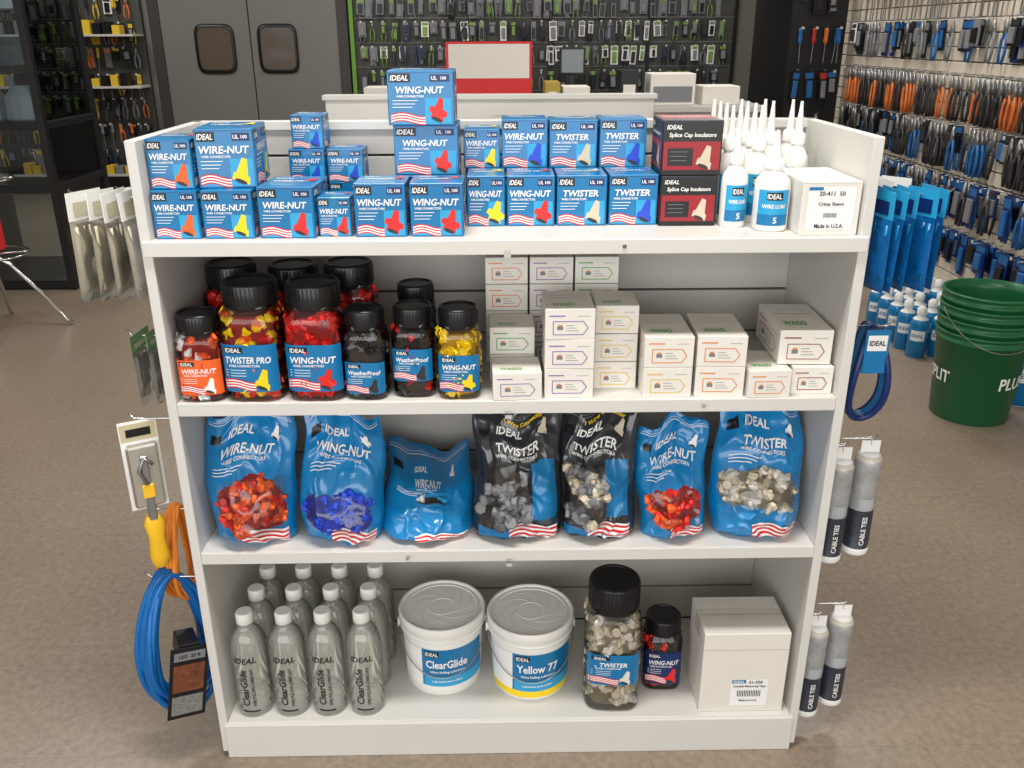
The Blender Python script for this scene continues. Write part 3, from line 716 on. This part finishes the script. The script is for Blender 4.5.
for z,k in ((1.8,'c'),(1.5,'d'),(1.2,'c'),(.9,'p')): rowm(b,Matrix.Translation((0,5.42,0)),2.22,2.50,z,.08,k,[H[5],H[1],H[3],H[0]],1.1,BLK)
b.obj('display_fixture')
MB=Matrix.Translation((0,7.55,0))
b=B(); DKP=mat('display_panel_dark',(66,66,61),.6); LIME=mat('display_lime_trim',(92,140,40),.4)
b.box(-1.42,2.3,7.56,7.61,.2,2.5,DKP,.003)
b.box(-1.42,-1.38,7.50,7.56,.2,2.5,LIME,.003)
for x in(-.45,.5,1.45,2.28): b.box(x-.015,x+.015,7.53,7.56,.2,2.5,BLKM,.003)
for z in(1.98,1.78,1.58,1.36,1.14,.92): 
    rowm(b,MB,-1.3,2.2,z,.085,['c','c','c','p'],[H[4],H[4],H[5],H[6],H[6],H[5]],.9,random.choice([BLK,None,GREY]))
    b.box(-1.38,2.26,7.55,7.562,z+.03,z+.036,GREY)
b.obj('back_wall_tool_display')
b=B(); b.box(-5.0,-3.40,7.56,7.61,0,2.5,DKP,.003)
for z in(2.0,1.80,1.58,1.36,1.12,.9,.66,.42): 
    rowm(b,MB,-4.95,-3.45,z,.085,['c','d','p'],[H[2],H[5],H[2],H[1],H[6],H[5]],.95,random.choice([BLK,None]))
for z in(.2,1.02,1.48): b.box(-5.0,-3.40,7.30,7.56,z-.02,z,WHITE2,.002)
for z in (.2,1.02,1.48):
  for k in range(16): b.box(-4.95+.09*k,-4.95+.09*k+.07,7.33,7.45,z,z+random.uniform(.06,.13),random.choice([H[2],BLK,GREY,NAVY]),.002)
b.obj('back_wall_hardware_rack')
b=B(); b.box(-1.05,1.7,4.55,5.25,0,.98,WHITE2,.004); b.box(-1.1,1.75,4.5,5.3,.98,1.02,WHITE2,.004); b.obj('sales_counter')
b=B(); b.box(-.36,.22,-.02,.02,0,.40,RED,.004); mp=lambda u,v,e:(u,-.02-e,v); b.rect(-.34,.20,.17,.385,mp,CARTON,.001); b.box(-.20,.06,-.08,.1,0,.03,RED,.003); b.obj('counter_sign_board',(0,4.75,1.02))
b=B()
for (x0,x1,h,m) in [(-.9,-.7,.12,CARTON),(.30,.40,.15,mat('goods_yellow_dim',(170,145,60),.5)),(.42,.60,.12,CARTON),(1.0,1.3,.20,CARTON),(1.35,1.6,.12,CARTON),(-.6,-.45,.1,BLUE),(.8,.92,.22,BLK)]:
    b.box(x0,x1,4.6,4.85,1.02,1.02+h,m,.004); b.box(x0+.02,x1-.02,4.598,4.6,1.04,1.02+h*.6,random.choice([GREY,CARTON]))
b.obj('counter_goods')
b=B(); b.box(.42,.60,4.98,5.02,1.20,1.38,BLKM,.005); b.rect(.435,.585,1.215,1.365,lambda u,v,e:(u,4.98-e,v),mat('screen_grey',(120,130,134),.3)); b.box(.49,.53,4.99,5.03,1.03,1.2,BLKM,.003); b.box(.44,.58,4.93,5.07,1.02,1.035,BLKM,.003); b.obj('register_monitor')
# ------------------------------------------------------------------ green buckets (nested stack)
def green_stack(x,y):
    b=B(); G=mat('bucket_green',(28,98,60),.35,var=.05,scale=8)
    for i in range(4):
        z=i*.052; 
        pr=[(.142,z),(.147,z+.004),(.170,z+.33),(.176,z+.332),(.176,z+.342),(.171,z+.342),(.171,z+.360),(.179,z+.362),(.179,z+.370),(.168,z+.371),(.166,z+.33),(.14,z+.02)]
        if i: pr=[(.165,z+.30)]+pr[2:]
        b.lathe(pr,G,48,cap=(i==0))
    def rad(v): return .147+(.023)*(v/.34)
    def mp(u,v,e):
        a=u/.16-.15; R=rad(v)+e; return (R*math.sin(a),-R*math.cos(a),v)
    b.text('SPLIT',-.22,.185,.052,mp,WHT,.13,.001); b.text('PLUS',.10,.185,.052,mp,WHT,.13,.001)
    b.tube([(.18*math.cos(a),-.18*math.sin(a),.46-.14*math.sin(a)) for a in [math.pi*k/20 for k in range(21)]],.002,STEEL,5)
    b.obj('green_bucket_stack',(x,y,0))
green_stack(1.92,1.80)
def spray(x,y,z,s=1):
    b=B(); r=.042*s; h=.24*s
    b.lathe([(r*.9,0),(r,.004),(r,h*.66),(r*.8,h*.76),(r*.4,h*.82),(r*.4,h*.86)],[BOTW,BLUE,BLUE,BOTW,BOTW],18)
    b.lathe([(r*.5,h*.86),(r*.5,h*.96),(r*.3,h)],BOTW,12)
    mp=lambda u,v,e:(u,-math.sqrt(max(1e-9,(r+e)**2-min(abs(u),r*.995)**2)),v)
    b.rect(-r*.7,r*.7,h*.36,h*.56,mp,WHT,.0006,6,1); b.text('IDEAL',0,h*.46,h*.07,mp,BLUE,r*1.2,.0015)
    b.obj('cleaner_bottle',(x,y,z),-.5)
for i in range(5):
    for j in range(5):
        if random.random()<.95: spray(2.00+.105*j+random.uniform(-.008,.008),2.48+.12*i,0,1.05)
for (x,y) in [(2.18,1.90),(2.29,1.92),(2.40,1.90),(2.2,2.03),(2.32,2.05),(2.43,2.06),(2.22,2.18),(2.34,2.19)]: spray(x,y,0,1.25)
# ------------------------------------------------------------------ left glass display cabinet
b=B(); x0,x1,y0,y1=-4.3,-2.66,3.82,4.5
for (x,y) in [(x0,y0),(x1,y0),(x0,y1),(x1,y1),(-3.2,y0)]: b.box(x-.022,x+.022,y-.022,y+.022,0,2.3,BLKM,.003)
for z in(.03,.62,.98,2.28):
    b.box(x0,x1,y0-.018,y0+.018,z-.02,z+.02,BLKM,.003); b.box(x1-.018,x1+.018,y0,y1,z-.02,z+.02,BLKM,.003)
b.box(x0,x1,y0,y1,.0,.05,BLKM,.003)
b.box(x0+.02,x1-.02,y0-.003,y0+.003,.05,2.26,GLASS); b.box(x1-.003,x1+.003,y0+.02,y1-.02,.05,2.26,GLASS)
for z in(1.0,1.3,1.6,1.9):
    b.box(x0+.03,x1-.03,y0+.05,y0+.45,z-.006,z,GLASS)
CLM=mat('clamshell_pale',(214,216,216),.3)
for z in(1.0,1.3,1.6,1.9):
    for k in range(8):
        x=x0+.12+.195*k; h=random.uniform(.14,.24)
        b.lathe([(.07,0),(.085,.01),(.08,h*.7),(.04,h)],CLM if random.random()<.85 else GREY,10,cx=x,cy=y0+.14,cz=z,e=4,smooth=False)
b.box(x0+.1,x1-.6,y0+.3,y1-.05,.05,.55,DKP,.004); b.obj('glass_display_cabinet')
b=B()
for k in range(4):
    a=math.pi/2*k+.35; c,s_=math.cos(a),math.sin(a)
    b.tube([(.02*c,.02*s_,.42),(.10*c,.10*s_,.36),(.24*c,.24*s_,.16),(.31*c,.31*s_,.03),(.34*c,.34*s_,.012)],.011,CHROME,8)
b.lathe([(.016,.3),(.016,1.35)],CHROME,12)
for z in(.42,.8,1.2):
    b.tube([(.2*math.cos(t),.2*math.sin(t),z) for t in [2*math.pi*i/28 for i in range(28)]],.006,CHROME,6,closed=True)
    for k in range(4):
        a=math.pi/2*k+.35; b.tube([(0,0,z),(.2*math.cos(a),.2*math.sin(a),z)],.005,CHROME,5)
b.box(-.10,.06,-.12,.1,.43,.62,RED,.005)
b.obj('chrome_display_stand',(-2.66,2.98,0))
# ------------------------------------------------------------------ lights
def area(name,loc,rot,sx,sy,e,col):
    l=bpy.data.lights.new(name,'AREA'); l.shape='RECTANGLE'; l.size=sx; l.size_y=sy; l.energy=e; l.color=col
    o=bpy.data.objects.new(name,l); SC.collection.objects.link(o); o.location=loc; o.rotation_euler=rot
area('storefront_daylight',(-1.4,-4.4,1.65),(math.radians(90),0,0),7.6,2.1,186,(1.0,.985,.96))
def fixture(x,y,e):
    b=B(); b.box(-.6,.6,-.15,.15,-.05,0,WHITE,.005); b.box(-.56,.56,-.12,.12,-.054,-.05,mat('lamp_diffuser',(250,250,245),.5,emit=1.5)); b.obj('ceiling_light_fixture',(x,y,3.1))
    area('ceiling_lamp',(x,y,3.03),(0,0,0),1.1,.25,e,(1,.97,.92))
fixture(-.1,-.4,56); fixture(-2.4,2.2,34); fixture(.3,2.6,16); fixture(1.6,3.2,36); fixture(1.4,5.6,32); fixture(-1.2,5.8,34); fixture(-3.6,6.0,40)
w=bpy.data.worlds.new('world'); SC.world=w; w.use_nodes=True
bg=w.node_tree.nodes['Background']; bg.inputs[0].default_value=(.8,.86,1,1); bg.inputs[1].default_value=.6
# ------------------------------------------------------------------ camera
cam=bpy.data.cameras.new('camera'); co=bpy.data.objects.new('camera',cam); SC.collection.objects.link(co); SC.camera=co
cam.sensor_width=36; cam.lens=870*36/1024; cam.clip_start=.05
co.location=(-.0145,-1.4726,1.4599)
co.rotation_euler=(Matrix.Rotation(-.0146,3,'Z')@Matrix.Rotation(math.pi/2-.3815,3,'X')@Matrix.Rotation(-.0038,3,'Z')).to_euler()
